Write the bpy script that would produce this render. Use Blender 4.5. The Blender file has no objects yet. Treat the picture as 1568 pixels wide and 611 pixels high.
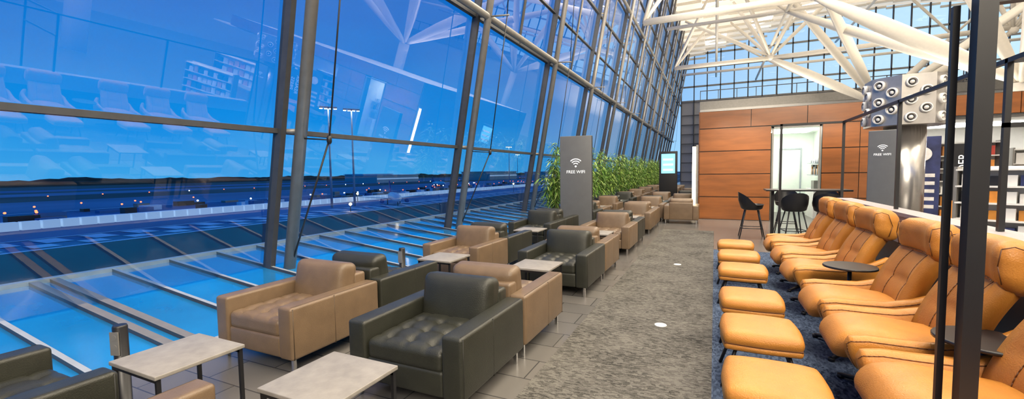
import bpy, bmesh, math, random
from mathutils import Vector, Matrix, Euler, noise
random.seed(7)
D=bpy.data; S=bpy.context.scene
try:
    S.view_settings.view_transform='Standard'
except Exception as e: print(e)

# ---------------------------------------------------------------- materials
def mat(name,col,rough=.5,metal=0,var=.0,vscale=8,bump=0,bscale=60,emit=None,es=0,spec=.5,coat=0,stretch=None):
    m=D.materials.new(name); m.use_nodes=True; n=m.node_tree.nodes; l=m.node_tree.links
    b=n['Principled BSDF']; b.inputs['Base Color'].default_value=(*col,1)
    b.inputs['Roughness'].default_value=rough; b.inputs['Metallic'].default_value=metal
    b.inputs['Specular IOR Level'].default_value=spec
    if coat: b.inputs['Coat Weight'].default_value=coat; b.inputs['Coat Roughness'].default_value=.15
    tc=n.new('ShaderNodeTexCoord'); src=tc.outputs['Object']
    if stretch:
        mp=n.new('ShaderNodeMapping'); mp.inputs['Scale'].default_value=stretch; l.new(src,mp.inputs[0]); src=mp.outputs[0]
    if var:
        t=n.new('ShaderNodeTexNoise'); t.inputs['Scale'].default_value=vscale; t.inputs['Detail'].default_value=6
        l.new(src,t.inputs['Vector'])
        r=n.new('ShaderNodeValToRGB'); r.color_ramp.elements[0].position=.3; r.color_ramp.elements[1].position=.7
        r.color_ramp.elements[0].color=(*[max(0,c*(1-var)) for c in col],1)
        r.color_ramp.elements[1].color=(*[min(1,c*(1+var)) for c in col],1)
        l.new(t.outputs['Fac'],r.inputs[0]); l.new(r.outputs[0],b.inputs['Base Color'])
    if bump:
        t=n.new('ShaderNodeTexNoise'); t.inputs['Scale'].default_value=bscale; t.inputs['Detail'].default_value=4
        l.new(src,t.inputs['Vector'])
        bp=n.new('ShaderNodeBump'); bp.inputs['Strength'].default_value=bump; bp.inputs['Distance'].default_value=.01
        l.new(t.outputs['Fac'],bp.inputs['Height']); l.new(bp.outputs[0],b.inputs['Normal'])
    if emit: b.inputs['Emission Color'].default_value=(*emit,1); b.inputs['Emission Strength'].default_value=es
    return m

def glassmat(name,tint,base,gain=.85,power=4.0):
    # thin pane: Schlick-like reflectance, identical from both sides
    m=D.materials.new(name); m.use_nodes=True; n=m.node_tree.nodes; l=m.node_tree.links; n.clear()
    o=n.new('ShaderNodeOutputMaterial'); mx=n.new('ShaderNodeMixShader')
    t=n.new('ShaderNodeBsdfTransparent'); t.inputs[0].default_value=(*tint,1)
    g=n.new('ShaderNodeBsdfGlossy'); g.inputs['Roughness'].default_value=0
    ge=n.new('ShaderNodeNewGeometry'); dt=n.new('ShaderNodeVectorMath'); dt.operation='DOT_PRODUCT'
    l.new(ge.outputs['Normal'],dt.inputs[0]); l.new(ge.outputs['Incoming'],dt.inputs[1])
    def mt(op,a,b=None,c=None):
        q=n.new('ShaderNodeMath'); q.operation=op; l.new(a,q.inputs[0])
        if b is not None: q.inputs[1].default_value=b
        if c is not None: q.inputs[2].default_value=c
        return q
    ab=mt('ABSOLUTE',dt.outputs['Value']); iv=n.new('ShaderNodeMath'); iv.operation='SUBTRACT'; iv.inputs[0].default_value=1; l.new(ab.outputs[0],iv.inputs[1])
    pw=mt('POWER',iv.outputs[0],power); ma=mt('MULTIPLY_ADD',pw.outputs[0],gain,base); ma.use_clamp=True
    l.new(ma.outputs[0],mx.inputs[0]); l.new(t.outputs[0],mx.inputs[1]); l.new(g.outputs[0],mx.inputs[2]); l.new(mx.outputs[0],o.inputs[0])
    return m

M={}
M['brown']=mat('leather_taupe',(.160,.106,.062),.38,var=.12,bump=.25,bscale=180,spec=.55)
M['black']=mat('leather_charcoal',(.024,.025,.018),.40,var=.15,bump=.25,bscale=180,spec=.5)
M['tan']=mat('leather_cognac',(.52,.212,.034),.38,var=.14,vscale=5,bump=.3,bscale=150,spec=.42)
M['tan2']=mat('leather_cognac_seam',(.13,.045,.008),.5)
M['seam_br']=mat('seam_brown',(.06,.038,.02),.6)
M['seam_bk']=mat('seam_black',(.008,.008,.007),.6)
M['chrome']=mat('chrome',(.7,.7,.7),.2,1)
M['blk']=mat('black_powder_metal',(.012,.012,.014),.4,var=.1)
M['steel']=mat('painted_steel_grey',(.24,.23,.215),.4,.3,var=.08)
M['mull']=mat('mullion_dark',(.065,.068,.075),.4,.3,var=.1)
M['stone']=mat('table_stone',(.27,.25,.225),.45,var=.14,vscale=14,bump=.1)
M['white']=mat('white_paint',(.80,.79,.76),.5,var=.03)
M['pipe']=mat('truss_white',(.72,.68,.61),.4,var=.03)
M['alu']=mat('aluminium_bar',(.42,.46,.50),.4,.3,var=.08)
M['wood']=mat('cherry_wood',(.235,.078,.019),.33,var=.20,vscale=1.4,stretch=(1,1,6),coat=.3)
M['glass']=glassmat('facade_glass',(.82,.93,1.0),.15,.80,3.2)

# ---------------------------------------------------------------- mesh builder
class MB:
    def __init__(s): s.bm=bmesh.new(); s.mats=[]
    def mi(s,k):
        m=M[k]
        if m not in s.mats: s.mats.append(m)
        return s.mats.index(m)
    def face(s,vs,k,smooth=False):
        f=s.bm.faces.new(vs); f.material_index=s.mi(k); f.smooth=smooth; return f
    def quad(s,a,b,c,d,k):
        return s.face([s.bm.verts.new(p) for p in (a,b,c,d)],k)
    def box(s,lo,hi,k,T=None):
        x0,y0,z0=lo; x1,y1,z1=hi
        P=[Vector(p) for p in ((x0,y0,z0),(x1,y0,z0),(x1,y1,z0),(x0,y1,z0),(x0,y0,z1),(x1,y0,z1),(x1,y1,z1),(x0,y1,z1))]
        if T: P=[T@p for p in P]
        v=[s.bm.verts.new(p) for p in P]
        for f in ((3,2,1,0),(4,5,6,7),(0,1,5,4),(1,2,6,5),(2,3,7,6),(3,0,4,7)): s.face([v[i] for i in f],k)
    def rbox(s,size,r,loc,k,rot=(0,0,0),puff=None,n=3,fn=None):
        h=[d/2 for d in size]; r=min(r,min(h)*.999)
        def ax(a):
            i=a-r; out=[-a,-i-.414*r,-i]
            m=n if i>1e-4 else 0
            for j in range(1,m+1): out.append(-i+2*i*j/(m+1))
            out+=[i,i+.414*r,a]; 
            o=[]; 
            for q in out:
                if not o or abs(q-o[-1])>1e-6: o.append(q)
            return o
        A=[ax(a) for a in h]; R=Euler(rot).to_matrix(); L=Vector(loc); cache={}
        def V(p):
            key=tuple(round(c,6) for c in p)
            if key in cache: return cache[key]
            q=[max(-(h[i]-r),min(h[i]-r,p[i])) for i in range(3)]
            d=Vector([p[i]-q[i] for i in range(3)])
            if d.length>1e-9: d.normalize()
            w=Vector(q)+d*r
            if puff:
                axn,am=puff; o=[i for i in range(3) if i!=axn]
                u=w[o[0]]/h[o[0]]; v=w[o[1]]/h[o[1]]
                w[axn]*=1+am/h[axn]*max(0,(1-u**4))*max(0,(1-v**4))
            if fn: w=fn(w)
            cache[key]=s.bm.verts.new(R@w+L); return cache[key]
        for a in range(3):
            b,c=[i for i in range(3) if i!=a]
            for sg in (-1,1):
                for i in range(len(A[b])-1):
                    for j in range(len(A[c])-1):
                        pts=[]
                        for (x,y) in ((i,j),(i+1,j),(i+1,j+1),(i,j+1)):
                            p=[0,0,0]; p[a]=sg*h[a]; p[b]=A[b][x]; p[c]=A[c][y]; pts.append(V(p))
                        if (sg>0)!=(a!=1): pts.reverse()
                        try: s.face(pts,k,True)
                        except ValueError: pass
    def tube(s,p1,p2,r1,k,r2=None,rm=None,seg=10,caps=True):
        p1=Vector(p1);p2=Vector(p2); r2=r1 if r2 is None else r2
        d=(p2-p1); 
        if d.length<1e-6: return
        q=d.to_track_quat('Z','Y').to_matrix()
        st=[(0,r1),(1,r2)] if rm is None else [(0,r1),(.15,r1+(rm-r1)*.55),(.35,rm),(.65,rm),(.85,r2+(rm-r2)*.55),(1,r2)]
        rings=[]
        for t,r in st:
            rings.append([s.bm.verts.new(p1+d*t+q@Vector((r*math.cos(2*math.pi*i/seg),r*math.sin(2*math.pi*i/seg),0))) for i in range(seg)])
        for a,b in zip(rings,rings[1:]):
            for i in range(seg): s.face([a[i],a[(i+1)%seg],b[(i+1)%seg],b[i]],k,True)
        if caps:
            s.face(list(reversed(rings[0])),k); s.face(rings[-1],k)
    def path(s,pts,r,k,seg=8):
        for a,b in zip(pts,pts[1:]): s.tube(a,b,r,k,seg=seg)
    def shell(s,F,N,K,k):
        f=[[s.bm.verts.new(F(i/N,-1+2*j/K,0)) for j in range(K+1)] for i in range(N+1)]
        b=[[s.bm.verts.new(F(i/N,-1+2*j/K,1)) for j in range(K+1)] for i in range(N+1)]
        for i in range(N):
            for j in range(K):
                s.face([f[i][j],f[i][j+1],f[i+1][j+1],f[i+1][j]],k,True); s.face([b[i][j+1],b[i][j],b[i+1][j],b[i+1][j+1]],k,True)
            s.face([f[i][0],f[i+1][0],b[i+1][0],b[i][0]],k,True); s.face([f[i+1][K],f[i][K],b[i][K],b[i+1][K]],k,True)
        for j in range(K):
            s.face([f[0][j+1],f[0][j],b[0][j],b[0][j+1]],k,True); s.face([f[N][j],f[N][j+1],b[N][j+1],b[N][j]],k,True)
        return f
    def lathe(s,prof,k,c=(0,0,0),seg=20,ks=None,R=None):
        rings=[]; c=Vector(c)
        for r,z in prof:
            ring=[]
            for i in range(seg):
                p=Vector((r*math.cos(2*math.pi*i/seg),r*math.sin(2*math.pi*i/seg),z))
                if R: p=R@p
                ring.append(s.bm.verts.new(c+p))
            rings.append(ring)
        for j,(a,b) in enumerate(zip(rings,rings[1:])):
            for i in range(seg): s.face([a[i],a[(i+1)%seg],b[(i+1)%seg],b[i]],ks[j] if ks else k,True)
        s.face(list(reversed(rings[0])),ks[0] if ks else k); s.face(rings[-1],ks[-1] if ks else k)
    def extrude(s,prof,y0,y1,k,bev=.02,T=None):
        b2=bmesh.new(); a=[b2.verts.new((x,y0,z)) for x,z in prof]; b=[b2.verts.new((x,y1,z)) for x,z in prof]
        b2.faces.new(a); b2.faces.new(list(reversed(b)))
        n=len(prof)
        for i in range(n): b2.faces.new([a[(i+1)%n],a[i],b[i],b[(i+1)%n]])
        if bev: bmesh.ops.bevel(b2,geom=b2.edges[:],offset=bev,segments=3,profile=.5,affect='EDGES')
        vm={}
        for v in b2.verts: vm[v]=s.bm.verts.new(T@v.co if T else v.co)
        for f in b2.faces:
            try: s.face([vm[v] for v in f.verts],k,True)
            except ValueError: pass
        b2.free()
    def mesh(s,name,recalc=True):
        if recalc: bmesh.ops.recalc_face_normals(s.bm,faces=s.bm.faces[:])
        me=D.meshes.new(name); s.bm.to_mesh(me); s.bm.free()
        for m in s.mats: me.materials.append(m)
        return me
def add(name,me,loc=(0,0,0),rz=0,parent=None):
    o=D.objects.new(name,me); o.location=loc; o.rotation_euler=(0,0,rz); S.collection.objects.link(o)
    if parent: o.parent=parent
    return o

# ---------------------------------------------------------------- armchair (faces -y)
def armchair(L,SEAM):
    m=MB(); W=.88; Dp=.89; a=.145
    for sx in (-1,1):
        m.rbox((a,Dp,.39),.022,(sx*(W/2-a/2),0,.305),L,n=2)
        x=sx*(W/2-.003)
        m.tube((x,-Dp/2+.02,.115),(x,-Dp/2+.02,.490),.0045,SEAM,seg=5)
        m.tube((x,-.05,.112),(x,-.05,.497),.004,SEAM,seg=5)
        m.tube((sx*(W/2-.02),-Dp/2+.02,.4975),(sx*(W/2-.02),Dp/2-.02,.4975),.004,SEAM,seg=5)
    iw=W-2*a
    m.rbox((iw+.02,.13,.47),.025,(0,Dp/2-.075,.345),L,n=2)
    m.rbox((iw,Dp-.12,.16),.02,(0,-.05,.19),L,n=2)
    tx=[-.17,0,.17]; ty=[-.24,-.08,.08]
    def tuft(w):
        if w.z>0:
            d=0
            for X in tx:
                for Y in ty: d+=.022*math.exp(-((w.x-X)**2+(w.y-Y)**2)/.0011)
            for X in tx: d+=.009*math.exp(-((w.x-X)/.016)**2)
            for Y in ty: d+=.009*math.exp(-((w.y-Y)/.016)**2)
            w.z-=d*min(1,w.z/.05)
        return w
    m.rbox((iw-.008,Dp-.2,.13),.035,(0,-.09,.325),L,puff=(2,.02),n=26,fn=tuft)
    m.rbox((iw+.01,.17,.40),.055,(0,Dp/2-.20,.485),L,rot=(-.16,0,0),puff=(1,.035),n=8)
    for sx in (-1,1):
        for sy in (-1,1):
            x=sx*(W/2-.05); y=sy*(Dp/2-.05)
            m.box((x-.012,y-.012,0),(x+.012,y+.012,.12),'chrome')
    return m.mesh('armchair_mesh_'+L)
AB=armchair('brown','seam_br'); AK=armchair('black','seam_bk')
col1=-1.74
for g in range(9):
    y=2.05+2.7*g; col2=-3.17 if g<3 else -3.04
    f1,b1,f2,b2=[(AK,AB,AB,AK),(AK,AB,AB,AK),(AB,AK,AK,AK),(AB,AB,AK,AB),(AB,AK,AB,AK),(AB,AB,AK,AB),(AK,AB,AB,AB),(AB,AB,AB,AK),(AB,AK,AB,AB)][g]
    add('armchair',f1,(col1,y+.445,0)); add('armchair',b1,(col1,y+1.375,0),math.pi)
    add('armchair',f2,(col2,y+.445,0)); add('armchair',b2,(col2,y+1.375,0),math.pi)
add('armchair',AK,(-3.10,.60,0),math.pi); add('armchair',AB,(-1.78,.72,0),math.pi)
add('armchair',AB,(-.82,12.9,0),math.pi); 
add('armchair',AB,(-.96,15.2,0),0); add('armchair',AK,(-.96,17.5,0),0); add('armchair',AB,(-.96,20,0),0)

# ---------------------------------------------------------------- side tables
def table():
    m=MB(); w=.46; t=.46
    m.rbox((t,w,.022),.004,(0,0,.439),'stone',n=1)
    for sy in (-1,1):
        y=sy*(w/2-.02)
        m.box((-t/2+.008,y-.010,0),(-t/2+.026,y+.010,.428),'blk')
        m.box((t/2-.026,y-.010,0),(t/2-.008,y+.010,.428),'blk')
        m.box((-t/2+.01,y-.010,.408),(t/2-.01,y+.010,.428),'blk')
    for sx in (-1,1):
        x=sx*(t/2-.017); m.box((x-.009,-w/2+.02,0),(x+.009,w/2-.02,.014),'blk')
    return m.mesh('side_table_mesh')
TB=table()
add('side_table',TB,(-2.76,1.36,0)); add('side_table',TB,(-1.72,1.50,0))
for g in range(1,8):
    y=4.31+2.7*(g-1)
    if g!=6: add('side_table',TB,(-1.75,y,0)); 
    if g!=3: add('side_table',TB,(-2.95,y,0))

def post():
    m=MB(); m.lathe([(.05,0),(.05,.01),(.038,.012),(.038,.53),(.034,.54)],'blk',seg=20)
    for z in (.47,.41): m.lathe([(.018,0),(.018,.004)],'steel',c=(0,-.038,z),seg=14,R=Euler((math.pi/2,0,0)).to_matrix())
    m.box((-.03,-.041,.36),(.03,-.034,.505),'steel')
    return m.mesh('power_post_mesh')
PM=post()
add('power_post',PM,(-3.34,1.33,0),.3); add('power_post',PM,(-3.50,4.2,0))

# ---------------------------------------------------------------- lounge recliner (faces -x)
def recliner():
    m=MB()
    def lip(w):
        t=max(0,(-w.x-.10)/.22); w.z-=.05*t*t; w.y*=1-.06*t*t; return w
    m.rbox((.66,.48,.15),.07,(-.07,0,.385),'tan',rot=(0,.09,0),puff=(2,.025),n=9,fn=lip)
    def bowl(w):
        t=(w.z+.07)/.14; sc=.80+.20*max(0,min(1,t)); w.x*=sc; w.y*=sc; return w
    m.rbox((.62,.58,.15),.06,(.02,0,.285),'tan',rot=(0,.06,0),n=5,fn=bowl)
    def B(t,v,side):
        cx=.22+.25*t-.035*math.sin(math.pi*t); cz=.38+.52*t
        hw=.255-.03*t; y=v*hw; cv=-.10*v*v
        th=.085*(1-.45*abs(v)**4)
        cu=.020*abs(math.sin(math.pi*t*2.5))**.7*(1-v*v)
        return Vector((cx+cv-th*.6-cu,y,cz+.02)) if side==0 else Vector((cx+cv+th*.8+.012,y,cz-.02))
    f=m.shell(B,20,12,'tan')
    for j in (3,9): m.path([f[i][j].co+Vector((-.001,0,0)) for i in range(19)],.0026,'tan2',5)
    def bend(w):
        w.x-=1.2*w.y*w.y; w.x-=.03*(w.z/.15); return w
    HR=Euler((0,.16,0)).to_matrix(); HC=Vector((.425,0,.90))
    m.rbox((.22,.55,.29),.10,tuple(HC),'tan',rot=(0,.16,0),n=7,fn=bend)
    for sy in (-1,1):
        m.path([HC+HR@Vector((x-1.2*.262*.262-.03*z/.15,sy*.270,z)) for x,z in ((-.06,-.09),(-.075,0),(-.06,.09),(-.01,.112),(.04,.10),(.07,0),(.04,-.10))],.003,'tan2',5)
    m.path([HC+HR@Vector((-.105-1.2*y*y-.03*z/.15,y,z)) for y,z in [(-.22+.044*i,-.09) for i in range(11)]],.0028,'tan2',5)
    cl=[(-.365,.44,.16),(-.345,.475,.19),(-.26,.49,.21),(-.12,.49,.23),(.04,.495,.25),(.18,.53,.28),(.29,.575,.32),(.38,.61,.34),(.44,.60,.30)]
    for sy in (-1,1):
        def A(t,v,side,sy=sy):
            u=t*(len(cl)-1); i=min(int(u),len(cl)-2); fr=u-i
            x,zt,h=[cl[i][q]*(1-fr)+cl[i+1][q]*fr for q in range(3)]
            z=zt-h*(1-v)/2
            yo=.275+.035*((v+1)/2)-.10*max(0,t-.72)/.28
            ef=min(1,(.05+t*6)**.5,(.05+(1-t)*6)**.5)
            th=.050*(1-abs(v)**4*.6)*ef
            xx=x+.07*((1-v)/2)**2*max(0,1-t*2.5)
            return Vector((xx,sy*(yo-th if side==0 else yo+th),z))
        m.shell(A,32,12,'tan')
        for sd in (0,1): m.path([A(.04+t/30*.9,.80,sd) for t in range(0,31)],.0032,'tan2',5)
        m.path([A(.05,-.8+.2*q,1) for q in range(9)],.0028,'tan2',5)
    m.tube((0,0,.05),(0,0,.24),.030,'blk',seg=14)
    for i in range(4):
        a=math.pi/4+i*math.pi/2; e=(.36*math.cos(a),.36*math.sin(a),.02)
        m.tube((0,0,.08),e,.026,'blk',r2=.015,seg=8); m.tube((e[0],e[1],0),(e[0],e[1],.025),.022,'blk',seg=8)
    return m.mesh('recliner_mesh')
RM=recliner()
def ottoman():
    m=MB()
    def sq(w):
        u=w.x/.25; v=w.y/.25; s_=1-.085*min(1,abs(u*v))**1.5; w.x*=s_; w.y*=s_; return w
    m.rbox((.49,.49,.08),.038,(0,0,.335),'tan',puff=(2,.024),n=9,fn=sq)
    m.rbox((.48,.48,.05),.024,(0,0,.285),'tan',n=9,fn=sq)
    m.rbox((.474,.474,.014),.005,(0,0,.304),'tan2',n=9,fn=sq)
    for sy in (-1,1):
        m.path([(-.23,sy*.20,0),(-.15,sy*.17,.255),(.15,sy*.17,.255),(.23,sy*.20,0)],.012,'blk',8)
    for sx in (-1,1): m.tube((sx*.15,-.17,.255),(sx*.15,.17,.255),.012,'blk',seg=8)
    return m.mesh('ottoman_mesh')
OM=ottoman()
ys=[2.50,3.32,4.12,5.28,6.16,7.08]
for i,y in enumerate(ys):
    add('ottoman',OM,(.29,y,.010),random.uniform(-.05,.05))
    add('lounge_chair',RM,(1.06,y,.008),random.uniform(-.02,.10))
add('lounge_chair',RM,(1.06,1.62,.008),.03)
def rtable():
    m=MB(); m.lathe([(.20,0),(.20,.012),(.195,.018)],'blk',c=(0,0,.56),seg=32); m.tube((0,0,.01),(0,0,.56),.016,'blk'); m.lathe([(.13,0),(.13,.01),(.03,.018)],'blk',seg=24)
    return m.mesh('round_side_table_mesh')
RT=rtable()
add('round_side_table',RT,(1.1,4.70,.008)); add('round_side_table',RT,(1.24,2.91,.008))

# ---------------------------------------------------------------- floors
def floor_mat(kind):
    m=D.materials.new(kind); m.use_nodes=True; n=m.node_tree.nodes; l=m.node_tree.links; b=n['Principled BSDF']
    tc=n.new('ShaderNodeTexCoord')
    if kind=='tile':
        br=n.new('ShaderNodeTexBrick'); br.offset=.5; br.inputs['Scale'].default_value=1; br.inputs['Brick Width'].default_value=.6; br.inputs['Row Height'].default_value=.3
        br.inputs['Mortar Size'].default_value=.005; br.inputs['Color1'].default_value=(.115,.11,.105,1); br.inputs['Color2'].default_value=(.15,.14,.13,1); br.inputs['Mortar'].default_value=(.05,.05,.05,1)
        l.new(tc.outputs['Object'],br.inputs['Vector']); l.new(br.outputs['Color'],b.inputs['Base Color']); b.inputs['Roughness'].default_value=.24
        return m
    mp=n.new('ShaderNodeMapping'); l.new(tc.outputs['Object'],mp.inputs[0])
    mp.inputs['Scale'].default_value=(1,2.2,1) if kind=='carpet_grey' else (2.2,1,1)
    a=n.new('ShaderNodeTexNoise'); a.inputs['Scale'].default_value=2.2; a.inputs['Detail'].default_value=3
    l.new(tc.outputs['Object'],a.inputs['Vector'])
    v=n.new('ShaderNodeTexVoronoi'); v.distance='CHEBYCHEV'; v.inputs['Scale'].default_value=30
    l.new(mp.outputs[0],v.inputs['Vector'])
    w=n.new('ShaderNodeTexNoise'); w.inputs['Scale'].default_value=110; w.inputs['Detail'].default_value=3; l.new(tc.outputs['Object'],w.inputs['Vector'])
    sp=n.new('ShaderNodeSeparateColor'); l.new(v.outputs['Color'],sp.inputs[0])
    def mad(x,f,y=None,c=0):
        q=n.new('ShaderNodeMath'); q.operation='MULTIPLY_ADD'; l.new(x,q.inputs[0]); q.inputs[1].default_value=f
        if y: l.new(y,q.inputs[2])
        else: q.inputs[2].default_value=c
        return q.outputs[0]
    s1=mad(a.outputs['Fac'],.6); s2=mad(sp.outputs[0],.45,s1); s3=mad(w.outputs['Fac'],.5,s2)
    r=n.new('ShaderNodeValToRGB'); r.color_ramp.elements[0].position=.45; r.color_ramp.elements[1].position=1.0
    if kind=='carpet_grey': c0,c1=(.038,.037,.034,1),(.165,.156,.140,1)
    else: c0,c1=(.014,.024,.050,1),(.11,.15,.23,1)
    r.color_ramp.elements[0].color=c0; r.color_ramp.elements[1].color=c1
    l.new(s3,r.inputs[0]); l.new(r.outputs[0],b.inputs['Base Color']); b.inputs['Roughness'].default_value=.95; b.inputs['Specular IOR Level'].default_value=.1
    bp=n.new('ShaderNodeBump'); bp.inputs['Strength'].default_value=.4; bp.inputs['Distance'].default_value=.01; l.new(w.outputs['Fac'],bp.inputs['Height']); l.new(bp.outputs[0],b.inputs['Normal'])
    return m
M['tile']=floor_mat('tile'); M['cg']=floor_mat('carpet_grey'); M['cb']=floor_mat('carpet_blue')
m=MB(); m.box((-4.0,-12,-.3),(32,62,0),'tile'); add('floor',m.mesh('floor'))
m=MB(); m.box((-1.14,-6,0),(.0,11.2,.006),'cg'); add('carpet_grey',m.mesh('carpet_grey'))
m=MB(); m.box((.0,-6,0),(1.84,8.6,.006),'cb'); add('carpet_blue',m.mesh('carpet_blue'))
m=MB(); m.lathe([(.055,0),(.055,.005),(.045,.007)],'white',seg=24)
FB=m.mesh('fb')
for p in ((-.44,4.16),(-.5,7.0),(-.42,1.6)): add('floor_socket_cover',FB,(*p,.006))

# ---------------------------------------------------------------- glazed roof strip next to the facade
M['poolglass']=mat('blue_roof_glass',(.010,.20,.50),.05,spec=1.0,var=.25,vscale=.7,coat=1.0)
k=.104
def zg(x): return .2-k*(x+7.3)
m=MB()
m.quad((-7.3,-11.9,zg(-7.3)),(-4.06,-11.9,zg(-4.06)),(-4.06,59,zg(-4.06)),(-7.3,59,zg(-7.3)),'poolglass')
y=.21
while y<40:
    thick=abs(y-2.22)<.1
    for dx in ((-.09,.09) if thick else (0,)):
        ww=.04 if thick else .022
        vs=[(-7.3,y+dx-ww,zg(-7.3)+.04),(-4.0,y+dx-ww,zg(-4)+.04),(-4.0,y+dx+ww,zg(-4)+.04),(-7.3,y+dx+ww,zg(-7.3)+.04)]
        m.quad(*vs,'steel' if thick else 'alu')
        m.quad((-7.3,y+dx-ww,zg(-7.3)-.01),(-4.0,y+dx-ww,zg(-4)-.01),vs[1],vs[0],'mull'); m.quad((-7.3,y+dx+ww,zg(-7.3)-.01),(-4.0,y+dx+ww,zg(-4)-.01),vs[2],vs[3],'mull')
    y+=.67
m.box((-7.42,-11.9,.12),(-7.3,59,.25),'alu')
m.box((-4.06,-11.9,-.3),(-4.0,59,.012),'alu')
add('skylight_strip',m.mesh('skylight_strip'))

# ---------------------------------------------------------------- facade
kf=.188; XB=-6.12
def fx(z): return XB+kf*z
ZT=15.5
colY=[4.3+4.8*i for i in range(-3,12)]
m=MB(); m.quad((fx(.1),-12,.1),(fx(.1),60,.1),(fx(ZT),60,ZT),(fx(ZT),-12,ZT),'glass'); add('window_1',m.mesh('window_1'))
m=MB(); po=.24
for y in colY:
    P=[(fx(.0)-.05,y-.10,.0),(fx(.0)+.12,y-.10,.0),(fx(.0)+.12,y-.02,.0),(fx(.0)-.05,y-.02,.0)]
    dz=Vector((kf*ZT,0,ZT)); lo=[m.bm.verts.new(p) for p in P]; hi=[m.bm.verts.new(Vector(p)+dz) for p in P]
    for i in range(4): m.face([lo[i],lo[(i+1)%4],hi[(i+1)%4],hi[i]],'mull')
    m.tube((fx(0)+po,y+.12,-.1),(fx(ZT)+po,y+.12,ZT),.085,'steel',seg=16)
    m.tube((fx(0)+po,y+.12,-.1),(fx(0)+po+.01,y+.12,.03),.14,'steel',seg=16)
    for z in (2.1,5.15,8.2,11.2,14.2):
        m.tube((fx(z)+.02,y-.05,z),(fx(z)+po,y+.12,z),.035,'steel')
    if y>8:
        m.tube((fx(5.15)+.02,y+2.4,5.15),(fx(ZT)+.02,y+2.4,ZT),.04,'steel')
for z,r in ((2.1,.035),(8.2,.05),(11.2,.05),(14.2,.05),(6.7,.025),(9.7,.025),(12.7,.025)):
    m.box((-.05,-12,-r),(.05,60,r),'mull',T=Matrix.Translation((fx(z),0,z)))
m.tube((fx(5.15)+po,-12,5.15),(fx(5.15)+po,60,5.15),.085,'steel',seg=14)
m.tube((fx(9.6)+po,-12,9.7),(fx(9.6)+po,60,9.7),.075,'steel',seg=14)
m.box((-.05,-12,-.04),(.05,60,.04),'mull',T=Matrix.Translation((fx(5.15),0,5.15)))
add('facade_frame',m.mesh('facade_frame'))
m=MB()
for y in colY:
    bx=fx(0)+po+.05
    n1=(fx(1.9)+.85,y+.12,1.95)
    m.tube((bx,y+.12,.05),n1,.014,'blk',seg=6); m.tube(n1,(fx(5.15)+.75,y+.12,5.1),.012,'blk',seg=6)
    m.tube((fx(2.0)+po,y+.12,2.0),n1,.012,'blk',seg=6)
    m.lathe([(.02,-.06),(.035,-.03),(.035,.03),(.02,.06)],'blk',c=n1,seg=10)
    m.tube((fx(5.15)+po,y+.12,5.15),(fx(5.15)+.8,y+.12,5.1),.02,'steel',seg=6)
    m.tube((fx(5.15)+.75,y+.12,5.1),(fx(9.7)+po,y+.12,9.6),.012,'blk',seg=6)
add('facade_tension_cables',m.mesh('tc'))

# ---------------------------------------------------------------- hall roof, end walls
M['roof']=mat('roof_underside_cream_glow',(.78,.72,.62),.7,var=.06,vscale=2,emit=(1,.86,.68),es=.55)  # cream underside; emission stands in for light thrown up at the roof
M['rooflight']=mat('roof_light_strip',(1,1,1),.5,emit=(1,.95,.88),es=4.0)
M['backwall']=mat('hall_wall',(.45,.44,.43),.7,var=.05)
def rz_(x): return 15.6+3.2*math.sin(max(0,min(1,(x+3.2)/36))*math.pi)
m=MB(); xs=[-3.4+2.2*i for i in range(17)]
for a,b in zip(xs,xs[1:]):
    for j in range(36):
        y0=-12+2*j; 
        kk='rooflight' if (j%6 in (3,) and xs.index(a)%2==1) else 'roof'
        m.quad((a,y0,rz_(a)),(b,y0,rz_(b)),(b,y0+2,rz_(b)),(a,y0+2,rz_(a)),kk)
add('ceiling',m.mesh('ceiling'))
m=MB()
for j in range(0,37):
    y=-12+2*j
    for a,b in zip(xs,xs[1:]): m.box((a,y-.05,0),(b,y+.05,.22),'pipe',T=Matrix.Translation((0,0,min(rz_(a),rz_(b))-.22)))
add('trim_1',m.mesh('roof_ribs'))
m=MB()
m.box((-4,60,0),(32,60.3,10.2),'backwall')
add('wall_back',m.mesh('wall_back'))
M['glassc']=glassmat('clerestory_glass',(.95,.98,1.0),.03,.5)
m=MB(); m.quad((-4,60.1,10.2),(32,60.1,10.2),(32,60.1,19.2),(-4,60.1,19.2),'glassc'); add('window_2',m.mesh('window_2'))
m=MB()
for i in range(25): 
    x=-4+1.5*i; m.box((x-.06,59.8,0 if x<-1 else 10.2),(x+.06,59.95,19),'mull')
for z in (10.2,12.0,14.3,16): m.box((-4,59.8,z-.1),(32,59.95,z+.1),'steel')
for i in range(8): m.box((-4,59.75,1.2*i),(.5,59.9,1.2*i+.08),'mull')
add('end_window_frame',m.mesh('ewf'))
m=MB(); m.box((32,-12,0),(32.3,62,17),'backwall'); add('wall_right',m.mesh('wr'))
m=MB(); m.box((-6,-12.3,0),(32,-12,12),'backwall'); add('wall_front',m.mesh('wf'))
m=MB(); m.box((-1.5,50,0),(31.9,56,8.4),'backwall'); m.box((-1.5,49.8,7.8),(31.9,50,8.6),'steel')
for i in range(20): m.box((-1.5+1.7*i,49.7,8.6),(-1.44+1.7*i,49.76,9.7),'mull')
m.box((-1.5,49.7,9.65),(31.9,49.76,9.72),'mull')
add('gallery_block',m.mesh('gb'))

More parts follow.
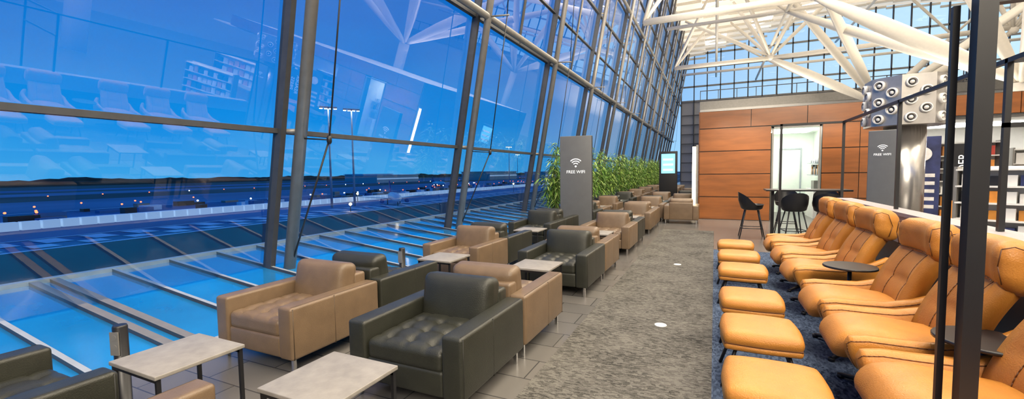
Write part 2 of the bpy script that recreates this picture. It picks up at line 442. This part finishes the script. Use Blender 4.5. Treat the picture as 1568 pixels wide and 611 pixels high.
# ---------------------------------------------------------------- roof trusses
m=MB()
tY=[-9.7,8.3,26.3,44.5]
def roofp(x,y): return (x,y,rz_(x)-.3)
for ti,y in enumerate(tY):
    cz=10.0 if y<40 else 11.2
    if y==8.3: cz=9.4
    xl=fx(cz)+.4
    nodes=[4.3,19.5]
    m.tube((xl,y,cz),(nodes[0],y,cz),.19,'pipe',seg=14); m.tube((nodes[0],y,cz),(nodes[1],y,cz+.3),.19,'pipe',seg=14); m.tube((nodes[1],y,cz+.3),(31,y,cz),.16,'pipe',seg=14)
    for nx in nodes:
        m.lathe([(.1,-.3),(.28,-.15),(.28,.15),(.1,.3)],'pipe',c=(nx,y,cz+.1),seg=14)
        for dx in (-7,-3,3,7): 
            m.tube((nx,y,cz+.1),roofp(nx+dx,y),.10,'pipe',rm=.17,seg=10)
        for dy in (-6,6):
            if y+dy<-11.5: continue
            m.tube((nx,y,cz+.1),roofp(nx-3,y+dy),.09,'pipe',rm=.15,seg=10); m.tube((nx,y,cz+.1),roofp(nx+3,y+dy),.09,'pipe',rm=.15,seg=10)
    cx=11.9; head=Vector((cx,y,5.0 if y<40 else 6.6))
    m.tube((cx,y,0),head,.38,'pipe',seg=18)
    for nx in nodes:
        m.tube(head,(nx,y,cz),.14,'pipe',rm=.36,seg=14)
    for nx in (4.3,19.5):
        for dy in (-9,9):
            if y+dy<-11.5: continue
            m.tube(head,(nx,y+dy,cz+2.2),.12,'pipe',rm=.28,seg=12)
            for ex in (-4,4): m.tube((nx,y+dy,cz+2.2),roofp(nx+ex,y+dy),.08,'pipe',rm=.12,seg=10)
    if y>20: m.tube(head,(4.3,y-18.2,cz),.12,'pipe',rm=.28,seg=12)
    m.tube((xl,y,cz),roofp(xl+3,y+4),.10,'pipe',rm=.14,seg=10)
    if y>0: m.tube((xl,y,cz),roofp(xl+3,y-4),.10,'pipe',rm=.14,seg=10)
for yy in (17.3,35.4,53):
    m.tube((fx(12.2)+.4,yy,12.2),(31,yy,12.4),.13,'pipe',seg=12)
for x,z in ((4.3,12.2),(12,15.5),(19.5,12.4),(0,13)):
    m.tube((x,-11.9,z),(x,59.7,z),.11,'pipe',seg=10)
add('roof_truss',m.mesh('roof_truss'))

# ---------------------------------------------------------------- wood volume
WY=14.0; WZ=3.16
m=MB()
def panels(x0,x1,z0,z1,cols,rows,y=WY,k='wood'):
    for i in range(cols):
        for j in range(rows):
            a=x0+(x1-x0)*i/cols; b=x0+(x1-x0)*(i+1)/cols; c=z0+(z1-z0)*j/rows; d=z0+(z1-z0)*(j+1)/rows
            m.box((a+.008,y-.03,c+.012),(b-.008,y,d-.012),k)
panels(-.42,1.41,0,2.66,1,4); panels(-.42,4.9,2.66,WZ,4,1)
panels(2.58,4.2,0,2.66,2,4)
m.box((-.42,WY,0),(1.41,WY+.3,WZ),'blk'); m.box((2.58,WY,0),(4.2,WY+.3,WZ),'blk'); m.box((1.41,WY,2.66),(2.58,WY+.3,WZ),'blk')
m.box((-.44,WY,0),(-.42,24,WZ),'wood')
panels(4.9,12,2.66,WZ,5,1); m.box((4.2,WY,2.66),(12,WY+.3,WZ),'blk')
m.box((-.42,WY+.1,WZ-.05),(12,24,WZ),'white')
add('wall_wood',m.mesh('wall_wood'))
M['roomwhite']=mat('service_room_paint',(.80,.87,.80),.6,var=.02)
M['lamp']=mat('lamp_diffuser',(1,1,1),.5,emit=(1,.97,.9),es=11)
m=MB()
m.box((1.31,WY+.3,0),(1.41,17,2.62),'roomwhite'); m.box((2.9,WY+.3,0),(3.0,17,2.62),'roomwhite'); m.box((1.31,17,0),(3.0,17.1,2.62),'roomwhite'); m.box((1.31,WY+.3,2.62),(3.0,17.1,2.66),'roomwhite')
m.box((1.6,15,2.58),(2.6,16.2,2.61),'lamp')
m.box((1.95,16.96,0),(1.99,17,2.1),'alu'); m.box((2.55,16.96,0),(2.59,17,2.1),'alu'); m.box((1.95,16.96,2.1),(2.59,17,2.14),'alu')
add('wall_service_room',m.mesh('wsr'))
m=MB(); m.box((2.6,15.0,0),(2.88,16.2,.85),'white')
for z in (1.25,1.6): m.box((2.62,15.0,z),(2.88,16.2,z+.02),'alu')
for i in range(12): 
    y=15.05+.1*i; m.tube((2.74,y,1.27),(2.74,y,1.45+.06*(i%3)),.025,['blk','steel','tan','white'][i%4],seg=8); m.tube((2.74,y,1.62),(2.74,y,1.75),.03,['white','steel','alu'][i%3],seg=8)
m.box((2.62,15.1,.85),(2.86,15.5,1.1),'steel')
add('kitchen_shelf',m.mesh('bs'))
m=MB(); m.box((1.43,WY-.035,0),(1.47,WY+.02,2.62),'steel'); m.box((2.52,WY-.035,0),(2.56,WY+.02,2.62),'steel'); m.box((1.43,WY-.035,2.58),(2.56,WY+.02,2.62),'steel')
m.box((1.47,WY+.32,0.0),(1.50,WY+1.2,2.5),'white')
add('door_1',m.mesh('door_1'))
M['warm']=mat('warm_tube',(1,1,1),.5,emit=(1,.80,.50),es=10)
m=MB(); m.tube((-.56,WY-.02,.25),(-.56,WY-.02,2.15),.05,'warm',seg=12); m.box((-.51,WY-.05,.2),(-.45,WY+.01,2.2),'steel'); m.lathe([(.05,0),(.05,.25)],'steel',c=(-.56,WY-.02,0),seg=12)
add('wall_lamp',m.mesh('wl'))

# ---------------------------------------------------------------- shop at the right
M['poster']=mat('poster_blue',(.03,.04,.12),.4,var=.5,vscale=4)
M['poster2']=mat('poster_white',(.75,.72,.68),.4,var=.2,vscale=9)
M['red']=mat('packaging_red',(.55,.05,.03),.5,var=.2); M['orange']=mat('packaging_orange',(.75,.28,.04),.5,var=.2)
M['txt']=mat('lettering_white',(.9,.9,.9),.5,emit=(1,1,1),es=.5)
m=MB(); m.box((4.2,18,0),(14,18.2,2.66),'white'); m.box((4.2,WY+.3,2.6),(14,18.2,2.66),'white'); m.box((5,15.5,2.56),(9,16.5,2.595),'lamp'); add('wall_shop',m.mesh('ws'))
def shelf(w,hz,rows,cols_,seed):
    rnd=random.Random(seed); m=MB()
    m.box((-w/2,.25,0),(w/2,.28,hz),'white')
    for sx in (-1,1): m.box((sx*w/2-.02,-.05,0),(sx*w/2+.02,.28,hz),'steel')
    for i in range(rows+1):
        z=.1+(hz-.15)*i/rows; m.box((-w/2,-.05,z-.015),(w/2,.25,z+.01),'white')
        if i<rows:
            for j in range(cols_):
                x=-w/2+.06+(w-.12)*j/cols_; ww=(w-.12)/cols_*.8; h=(hz-.15)/rows*rnd.uniform(.5,.8)
                m.box((x,.02,z+.011),(x+ww,.15,z+h),rnd.choice(['poster','poster2','red','orange','white','blk','tan','poster2']))
    return m.mesh('shelf')
add('magazine_rack',shelf(1.6,2.1,6,9,1),(5.6,14.9,0),-.1); add('magazine_rack',shelf(1.8,1.9,5,8,2),(7.6,14.9,0),-.15)
add('display_shelf',shelf(1.5,1.45,5,9,3),(4.15,8.9,0),-.55); add('display_shelf',shelf(2.2,1.5,4,8,4),(8.3,12.4,0),-.4)
m=MB(); m.box((-.3,-.03,0),(.3,.03,2.15),'poster'); m.lathe([(.16,0),(.16,.01)],'poster2',c=(0,-.045,1.75),R=Euler((math.pi/2,0,0)).to_matrix(),seg=24); 
for i in range(5): m.box((-.22,-.035,.5+.18*i),(.22,-.031,.58+.18*i),'poster2')
add('advertising_board',m.mesh('adb'),(4.35,13.1,0),-.35)
m=MB(); m.box((4.6,10.6,0),(8.5,11.0,.78),'wood'); m.box((4.56,10.56,.78),(8.54,11.04,.82),'stone'); add('shop_counter',m.mesh('sc'))
def textobj(s,size,loc,rot,parent,k='txt'):
    c=D.curves.new('lettering','FONT'); c.body=s; c.size=size; c.align_x='CENTER'; c.extrude=.002; c.materials.append(M[k])
    o=D.objects.new('lettering',c); S.collection.objects.link(o); o.location=loc; o.rotation_euler=rot; o.parent=parent; return o
m=MB(); m.box((-.30,-.02,0),(.30,.02,1.95),'blk'); m.box((-.26,-.024,.2),(.26,-.02,.7),'orange'); b=add('reading_banner',m.mesh('gbn'),(5.0,12.75,0),-.38)
for s_,xx in (('READER',-.01),('PRESS',.22)): textobj(s_,.21,(xx,-.03,1.35),(math.pi/2,-math.pi/2,0),b)

# ---------------------------------------------------------------- air nozzle column
M['nozz']=mat('nozzle_housing',(.42,.40,.38),.35,.6,var=.08); M['steelb']=mat('brushed_steel',(.62,.60,.58),.25,.9,var=.08,stretch=(1,1,.1))
m=MB(); m.lathe([(.30,0),(.30,2.2)],'steelb',seg=36); m.lathe([(.34,0),(.34,.12)],'steel',seg=36)
n=8; R0=.60
pr=[(R0,2.2),(R0,3.06)]
ring=[[m.bm.verts.new((r*math.cos(2*math.pi*(i+.5)/n),r*math.sin(2*math.pi*(i+.5)/n),z)) for i in range(n)] for r,z in pr]
for i in range(n): m.face([ring[0][i],ring[0][(i+1)%n],ring[1][(i+1)%n],ring[1][i]],'nozz')
m.face(ring[0][::-1],'nozz'); m.face(ring[1],'nozz')
for i in range(n):
    a=2*math.pi*(i+1)/n; ap=R0*math.cos(math.pi/n)
    for j,(u,z) in enumerate([(-.1,2.32),(.1,2.47),(-.1,2.62),(.1,2.77),(-.1,2.92)]):
        c=Vector((ap*math.cos(a)-u*math.sin(a),ap*math.sin(a)+u*math.cos(a),z)); R=Matrix.Rotation(a,3,'Z')@Matrix.Rotation(math.pi/2,3,'Y')
        m.lathe([(.088,0),(.083,.05),(.064,.055),(.056,.02),(.03,.02),(.03,.045),(.001,.05)],'nozz',c=c,R=R,seg=16,ks=['white','white','nozz','blk','white','white'])
add('air_nozzle_column',m.mesh('anc'),(3.15,10.3,0))

# ---------------------------------------------------------------- low partition wall + black pergola frame
M['lowall']=mat('low_wall_mauve',(.36,.33,.34),.5,var=.05)
m=MB(); m.box((1.86,-3,0),(2.02,8.8,.92),'lowall'); m.box((1.83,-3,.92),(2.05,8.8,.96),'lowall'); m.box((1.85,-3,.0),(1.86,8.8,.62),'blk'); add('wall_low_partition',m.mesh('lp'))
m=MB()
def bar(a,c,w=.035):
    a=Vector(a);c=Vector(c); m.box([min(a[i],c[i])-w/2 for i in range(3)],[max(a[i],c[i])+w/2 for i in range(3)],'blk')
Z=2.22; X=1.94
bar((X,2.3,Z),(X,8.9,Z)); 
for y in (4.45,6.5): bar((X,y,.98),(X,y,Z))
bar((X,8.9,.02),(X,8.9,Z)); bar((1.05,8.9,Z),(X,8.9,Z)); bar((1.05,8.9,.02),(1.05,8.9,Z))
bar((X,4.45,1.75),(3.6,4.45,1.75)); bar((X,4.45,Z),(3.6,4.45,Z)); bar((3.6,4.45,0.02),(3.6,4.45,Z))
add('pergola_frame',m.mesh('pf'))
m=MB()
bar((.83,2.06,.034),(.83,2.06,2.45),.05); bar((.83,2.06,2.02),(1.94,2.06,2.02),.04); bar((.83,2.06,2.45),(1.94,2.06,2.45),.05); bar((.785,2.14,.02),(.785,2.14,2.02),.02)
bar((1.94,2.06,.99),(1.94,2.06,2.45),.05)
add('portal_frame',m.mesh('pof'))

# ---------------------------------------------------------------- signs
M['signgrey']=mat('sign_grey',(.13,.135,.14),.4,var=.05)
def sign(loc,rz,h=2.28,w=.74,k=1.0,z0=1.58):
    m=MB(); m.rbox((w,.12,h),.012,(0,0,h/2),'signgrey',n=1); m.box((w/2-.001,-.055,.01),(w/2+.004,.055,h-.01),'blk')
    m.lathe([(.022*k,0),(.022*k,.004)],'txt',c=(0,-.062,z0),R=Euler((math.pi/2,0,0)).to_matrix(),seg=16)
    for r in (.07,.12,.17):
        pts=[Vector((k*r*math.sin(a),-.062,z0+k*r*math.cos(a))) for a in [-.8+.2*i for i in range(9)]]
        m.path(pts,.012*k,'txt',6)
    o=add('wifi_sign',m.mesh('ws'),loc,rz); textobj('FREE WIFI',.10*k,(0,-.066,z0-.16*k),(math.pi/2,0,0),o); return o
sign((-2.92,9.72,0),.12); sign((2.66,9.6,0),-.45,2.1,.40,.55,1.75)
M['screen']=mat('screen_cyan',(.1,.4,.6),.3,emit=(.25,.75,1),es=1.6)
m=MB(); m.rbox((.66,.14,2.2),.01,(0,0,1.1),'blk',n=1); m.box((-.25,-.08,1.35),(.25,-.072,2.1),'screen')
for i in range(3): m.box((-.18,-.084,1.45+.2*i),(.18,-.081,1.52+.2*i),'txt')
add('information_kiosk',m.mesh('ik'),(-1.64,17.81,0),0)

# ---------------------------------------------------------------- bamboo planters
M['leaf']=mat('bamboo_leaf',(.11,.24,.03),.5,var=.5,vscale=6); M['leaf2']=mat('bamboo_leaf_light',(.36,.50,.12),.5,var=.3); M['stem']=mat('bamboo_stem',(.22,.26,.08),.5)
def bamboo(seed):
    rnd=random.Random(seed); m=MB()
    m.rbox((.30,.80,.5),.015,(0,0,.25),'blk',n=1)
    m.box((-.13,-.38,.50),(.13,.38,.51),'seam_br')
    for i in range(26):
        x=rnd.uniform(-.11,.11); y=rnd.uniform(-.33,.33); h=rnd.uniform(1.2,2.35); t=(x*1.5+rnd.uniform(-.15,.15),y*1.4+rnd.uniform(-.15,.15),h)
        m.tube((x,y,.45),t,.008,'stem',r2=.003,seg=5,caps=False)
        for j in range(46):
            f=rnd.uniform(.08,1)**.8; p=Vector((x,y,.5)).lerp(Vector(t),f); a=rnd.uniform(0,6.28); L=rnd.uniform(.14,.28); dr=Vector((math.cos(a)*.7,math.sin(a),rnd.uniform(-.8,.4))).normalized()
            p=p+dr*rnd.uniform(0,.06); sd=dr.cross(Vector((0,0,1))).normalized()*.019
            e=p+dr*L+Vector((0,0,-.05)); md=p+dr*L*.45
            m.quad(p,md+sd,e,md-sd,rnd.choice(['leaf','leaf','leaf2']))
    return m.mesh('bamboo',False)
BM=[bamboo(i) for i in range(3)]
y=10.9;i=0
while y<46:
    add('potted_bamboo',BM[i%3],(-3.80,y,0),0 if i%2 else math.pi); y+=1.6; i+=1

# ---------------------------------------------------------------- bar stools, high table
def stool():
    m=MB(); c=[]
    N=20
    for r_,z,dz in ((.02,.60,0),(.15,.60,0),(.20,.63,0),(.225,.72,.0),(.235,.78,1)):
        ring=[]
        for i in range(N):
            a=2*math.pi*i/N; k_=max(0,math.cos(a)); zz=z+(.20*k_**.7 if dz else (.08*k_ if z>.7 else 0)); ring.append(m.bm.verts.new((r_*math.cos(a)+ (.03*k_ if z>.7 else 0),r_*math.sin(a)*1.05,zz if not(dz and math.cos(a)<-.3) else z-.07)))
        c.append(ring)
    for a,b_ in zip(c,c[1:]):
        for i in range(N): m.face([a[i],a[(i+1)%N],b_[(i+1)%N],b_[i]],'blk',True)
    m.face(c[0][::-1],'blk')
    for sx in (-1,1):
        for sy in (-1,1): m.tube((sx*.12,sy*.12,.60),(sx*.23,sy*.23,0),.014,'blk',r2=.010,seg=8)
    for sx in (-1,1): m.tube((sx*.195,-.195,.22),(sx*.195,.195,.22),.008,'blk',seg=6); m.tube((-.195,sx*.195,.22),(.195,sx*.195,.22),.008,'blk',seg=6)
    return m.mesh('bar_chair_mesh')
SM=stool()
for p in ((.72,10.4,math.pi),(1.45,10.2,-1.4),(1.98,10.1,-1.7),(1.5,11.6,1.5),(2.25,11.6,1.4)): add('bar_chair',SM,(p[0],p[1],0),p[2])
m=MB(); m.rbox((1.5,.6,.035),.008,(1.75,10.9,1.0),'blk',n=1)
for x in (1.15,2.35): m.box((x-.03,10.65,0),(x+.03,11.15,.02),'blk'); m.box((x-.03,10.87,0),(x+.03,10.93,.99),'blk')
add('high_table',m.mesh('ht'))

# ---------------------------------------------------------------- exterior
GZ=-6.0
M['asph']=mat('apron_asphalt',(.022,.030,.040),.8,var=.25,vscale=.05)
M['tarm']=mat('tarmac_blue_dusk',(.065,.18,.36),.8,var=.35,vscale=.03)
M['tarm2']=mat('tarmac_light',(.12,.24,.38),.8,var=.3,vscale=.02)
M['grass']=mat('airfield_grass',(.05,.09,.08),.9,var=.5,vscale=.01)
M['mark']=mat('marking_white',(.65,.78,.9),.6,var=.1)
M['tree']=mat('distant_trees',(.018,.035,.028),.9,var=.5,vscale=.05)
m=MB(); m.box((-1400,-500,GZ-1),(-7.6,3500,GZ),'grass'); add('ground',m.mesh('gnd'))
m=MB()
def band(x0,x1,k,z=.02,y0=-150,y1=1200): m.quad((x0,y0,GZ+z),(x1,y0,GZ+z),(x1,y1,GZ+z),(x0,y1,GZ+z),k)
band(-64,-8,'asph',.05); band(-135,-64,'tarm',.05); band(-205,-135,'tarm2',.05); band(-320,-270,'tarm2',.05); band(-420,-360,'tarm',.05)
band(-64.6,-63.6,'mark',.1); band(-76,-75.3,'mark',.1); band(-112,-110,'mark',.1); band(-136,-134.5,'mark',.1); band(-29,-28.6,'mark',.1)
for i in range(200):
    y0=-40+i*4.4; m.quad((-74.5,y0,GZ+.12),(-69.5,y0,GZ+.12),(-69.5,y0+2.4,GZ+.12),(-74.5,y0+2.4,GZ+.12),'mark')
    m.quad((-68.5,y0+2.2,GZ+.12),(-65.5,y0+2.2,GZ+.12),(-65.5,y0+4.4,GZ+.12),(-68.5,y0+4.4,GZ+.12),'mark')
add('runway_apron',m.mesh('apron'))
M['barr']=mat('barrier_white',(.75,.8,.85),.5,emit=(.6,.8,1),es=.30); M['lred']=mat('light_red',(1,.1,.05),.5,emit=(1,.1,.03),es=8); M['lwarm']=mat('light_warm',(1,.6,.2),.5,emit=(1,.55,.15),es=40); M['lwhite']=mat('light_white',(1,1,1),.5,emit=(.9,.95,1),es=20)
m=MB()
for i in range(150):
    y0=-40+i*2.2; m.box((-92.8,y0,GZ+.06),(-91.4,y0+1.9,GZ+1.3),'barr'); 
add('barrier_row',m.mesh('barr'))
m=MB(); rnd=random.Random(3)
for i in range(130):
    y0=rnd.uniform(-20,260); x=rnd.uniform(-130,-98); m.box((x-1,y0,GZ+.06),(x+1,y0+rnd.uniform(1,4),GZ+rnd.uniform(.6,1.7)),rnd.choice(['blk','mark','tarm','steel','blk']))
    if i%2==0: m.lathe([(.12,0),(.2,.15),(.12,.3)],rnd.choice(['lred','lred','lwhite']),c=(x,y0,GZ+1.9),seg=8)
add('service_vehicle_lot',m.mesh('svl'))
m=MB()
for i in range(60):
    y0=-60+i*17; m.tube((-240,y0,GZ),(-240,y0,GZ+.6),.1,'blk',seg=5); m.lathe([(.15,0),(.25,.2),(.15,.4)],random.choice(['lred','lwhite','lred']),c=(-240,y0,GZ+.6),seg=6)
add('runway_light_row',m.mesh('rlr'))
m=MB()
for row,(x0,hh) in enumerate(((-620,6),(-760,8))):
    prev=None
    for i in range(420):
        y0=-500+i*9; h=hh*(.75+.45*noise.noise(Vector((i*.11,row*5,0)))+.22*random.random())
        q=(m.bm.verts.new((x0,y0,GZ)),m.bm.verts.new((x0-3,y0,GZ+h*.8)),m.bm.verts.new((x0-12,y0,GZ+h)))
        if prev:
            m.face([prev[0],q[0],q[1],prev[1]],'tree',True); m.face([prev[1],q[1],q[2],prev[2]],'tree',True)
        prev=q
add('tree_line',m.mesh('tl'))
m=MB()
for (x,y,w,d,h) in ((-290,330,14,60,7),(-240,450,18,70,9),(-175,450,12,40,8),(-380,400,14,50,8)):
    m.box((x-w,y-d/2,GZ),(x+w,y+d/2,GZ+h),'backwall'); m.box((x+w,y-d/2,GZ+h*.45),(x+w+.3,y+d/2,GZ+h*.6),'barr')
    m.box((x-w-1,y-d/2-1,GZ+h),(x+w+1,y+d/2+1,GZ+h+.6),'mark')
add('airport_hangar',m.mesh('hang'))
def mast(h):
    m=MB(); m.tube((0,0,0),(0,0,h),.28,'alu',r2=.14,seg=10); m.tube((-1.6,0,h),(1.6,0,h),.1,'alu',seg=6)
    for x in (-1.5,-.5,.5,1.5): m.box((x-.35,-.3,h-.35),(x+.35,.3,h+.1),'alu'); m.box((x-.3,-.32,h-.42),(x+.3,.25,h-.35),'lwhite')
    return m.mesh('mast')
MM=mast(23)
for p in ((-80,72),(-78,77),(-150,330),(-110,230)): add('apron_light_mast',MM,(*p,GZ),.9)
m=MB()
for p in ((-66,64,1.4),(-62,100,2.5),(-90,90,2),(-70,150,3)):
    m.tube((p[0],p[1],GZ),(p[0],p[1],GZ+p[2]),.08,'blk',seg=6); m.lathe([(.15,0),(.32,.25),(.15,.5)],'lwarm',c=(p[0],p[1],GZ+p[2]),seg=10)
add('apron_lamp_row',m.mesh('alr'))
M['jet']=mat('aircraft_white',(.75,.78,.82),.3,var=.03); M['jetb']=mat('aircraft_tail_blue',(.02,.06,.28),.3); M['jetr']=mat('aircraft_red',(.5,.03,.03),.3)
m=MB()
R90=Matrix.Rotation(math.pi/2,3,'Y')
m.lathe([(.05,-9),(.5,-8.4),(.9,-7),(1.05,-5),(1.05,4),(.8,6.5),(.35,9),(.1,9.6)],'jet',c=(0,0,1.9),R=R90,seg=16)
for s_ in (-1,1):
    vs=[(-1.6,s_*.9,1.4),(1.8,s_*.9,1.4),(3.6,s_*8.5,2.0),(2.4,s_*8.5,2.0)]; m.quad(*vs,'jet'); m.quad(*[(a,b_,c+.14) for a,b_,c in vs],'jet')
    vs=[(7.0,s_*.2,2.3),(8.8,s_*.2,2.3),(9.6,s_*3,2.5),(8.6,s_*3,2.5)]; m.quad(*vs,'jet'); m.quad(*[(a,b_,c+.1) for a,b_,c in vs],'jet')
    m.lathe([(.3,-1.3),(.5,-1.2),(.5,.4),(.25,1.2)],'jetb',c=(-.2,s_*3,.95),R=R90,seg=14)
    m.tube((.6,s_*1.5,0),(.6,s_*1.5,1.3),.12,'blk')
m.tube((-6.8,0,0),(-6.8,0,1.2),.1,'blk')
m.extrude([(5.8,2.6),(8.4,5.8),(9.8,5.8),(9.0,2.3)],-.1,.1,'jetb',bev=.03); m.extrude([(7.6,4.6),(8.4,5.8),(9.8,5.8),(9.55,4.6)],-.12,.12,'jetr',bev=.02)
JM=m.mesh('jet'); o=add('airliner',JM,(-72,84,GZ+.06),2.4); o=add('airliner',JM,(-150,215,GZ+.06),2.6)

# ---------------------------------------------------------------- world + lights
w=D.worlds.new('dusk'); S.world=w; w.use_nodes=True; n=w.node_tree.nodes; l=w.node_tree.links
bg=n['Background']; tc=n.new('ShaderNodeTexCoord'); sx=n.new('ShaderNodeSeparateXYZ'); l.new(tc.outputs['Generated'],sx.inputs[0])
nz=n.new('ShaderNodeTexNoise'); nz.inputs['Scale'].default_value=3; mp=n.new('ShaderNodeMapping'); mp.inputs['Scale'].default_value=(1,1,6); l.new(tc.outputs['Generated'],mp.inputs[0]); l.new(mp.outputs[0],nz.inputs['Vector'])
ma=n.new('ShaderNodeMath'); ma.operation='MULTIPLY_ADD'; ma.inputs[1].default_value=.12; l.new(nz.outputs['Fac'],ma.inputs[0]); l.new(sx.outputs['Z'],ma.inputs[2])
r=n.new('ShaderNodeValToRGB'); cr=r.color_ramp; cr.elements[0].position=.0; cr.elements[0].color=(.06,.42,.84,1); cr.elements[1].position=1; cr.elements[1].color=(.0,.10,.48,1)
for p,c in ((.06,(.06,.44,.90,1)),(.17,(.006,.31,.86,1)),(.38,(.0,.19,.70,1))):
    e=cr.elements.new(p); e.color=c
l.new(ma.outputs[0],r.inputs[0])
dp=n.new('ShaderNodeVectorMath'); dp.operation='DOT_PRODUCT'; dp.inputs[1].default_value=(.60,.80,0); l.new(tc.outputs['Generated'],dp.inputs[0])
mr=n.new('ShaderNodeMapRange'); mr.inputs[1].default_value=.55; mr.inputs[2].default_value=.95; l.new(dp.outputs['Value'],mr.inputs[0])
mx=n.new('ShaderNodeMix'); mx.data_type='RGBA'; l.new(mr.outputs[0],mx.inputs[0]); l.new(r.outputs[0],mx.inputs[6]); mx.inputs[7].default_value=(.62,.88,1.05,1)
l.new(mx.outputs[2],bg.inputs[0]); bg.inputs[1].default_value=1.05

def area(loc,rot,size,p,col,sy=None):
    L=D.lights.new('area','AREA'); L.energy=p; L.color=col; L.size=size
    if sy: L.shape='RECTANGLE'; L.size_y=sy
    o=D.objects.new('hall_and_fill_light',L); o.location=loc; o.rotation_euler=rot; S.collection.objects.link(o); return o
W=(1,.88,.70)
area((2,2,12.5),(0,0,0),5,1300,W,5); area((1,12,12.5),(0,0,0),5,1300,W,5); area((2,24,12.8),(0,0,0),8,1300,W); area((12,8,12.5),(0,0,0),8,1500,W); area((14,30,13),(0,0,0),10,1300,W)
area((5,-8,9),Vector((-5,10,-8)).to_track_quat('-Z','Y').to_euler(),5,2300,W)
area((4,10,3.9),(math.pi,0,0),5,350,W); area((12,30,4.5),(math.pi,0,0),8,1200,W); area((3,45,5),(math.pi,0,0),8,1200,W); area((14,4,3.5),(math.pi,0,0),8,3000,W)  # unseen upward fill lights, added to brighten roof and trusses
for p in ((.3,12.6,3.25),(1.0,12.6,3.25),(2.9,12.6,3.2)):
    L=D.lights.new('spot','SPOT'); L.energy=130; L.spot_size=1.7; L.spot_blend=.8; L.color=W; L.shadow_soft_size=.05; o=D.objects.new('spot_light',L); o.location=p; o.rotation_euler=(.5,0,0); S.collection.objects.link(o)
for y in (13,21,29,37):   # unseen spots added to brighten the upper facade frames
    L=D.lights.new('facade_fill_spot','SPOT'); L.energy=2000; L.spot_size=1.5; L.spot_blend=.8; L.color=(1,.85,.66); L.shadow_soft_size=.08; o=D.objects.new('facade_fill_uplight',L); o.location=(1.0,y+3,3.4 if y>13 else 4.0); o.rotation_euler=Vector((-5.5,3,6)).to_track_quat('-Z','Y').to_euler(); S.collection.objects.link(o)

# ---------------------------------------------------------------- camera
f=1050; c=D.cameras.new('camera'); c.sensor_width=36; c.lens=f/2500*36; c.clip_end=6000; c.clip_start=.02
o=D.objects.new('camera',c); o.location=(0,0,1.45)
R=Euler((math.radians(90-3.54),0,math.radians(25.24))).to_matrix()@Matrix.Rotation(math.radians(-.8),3,'Z')
o.rotation_euler=R.to_euler(); S.collection.objects.link(o); S.camera=o
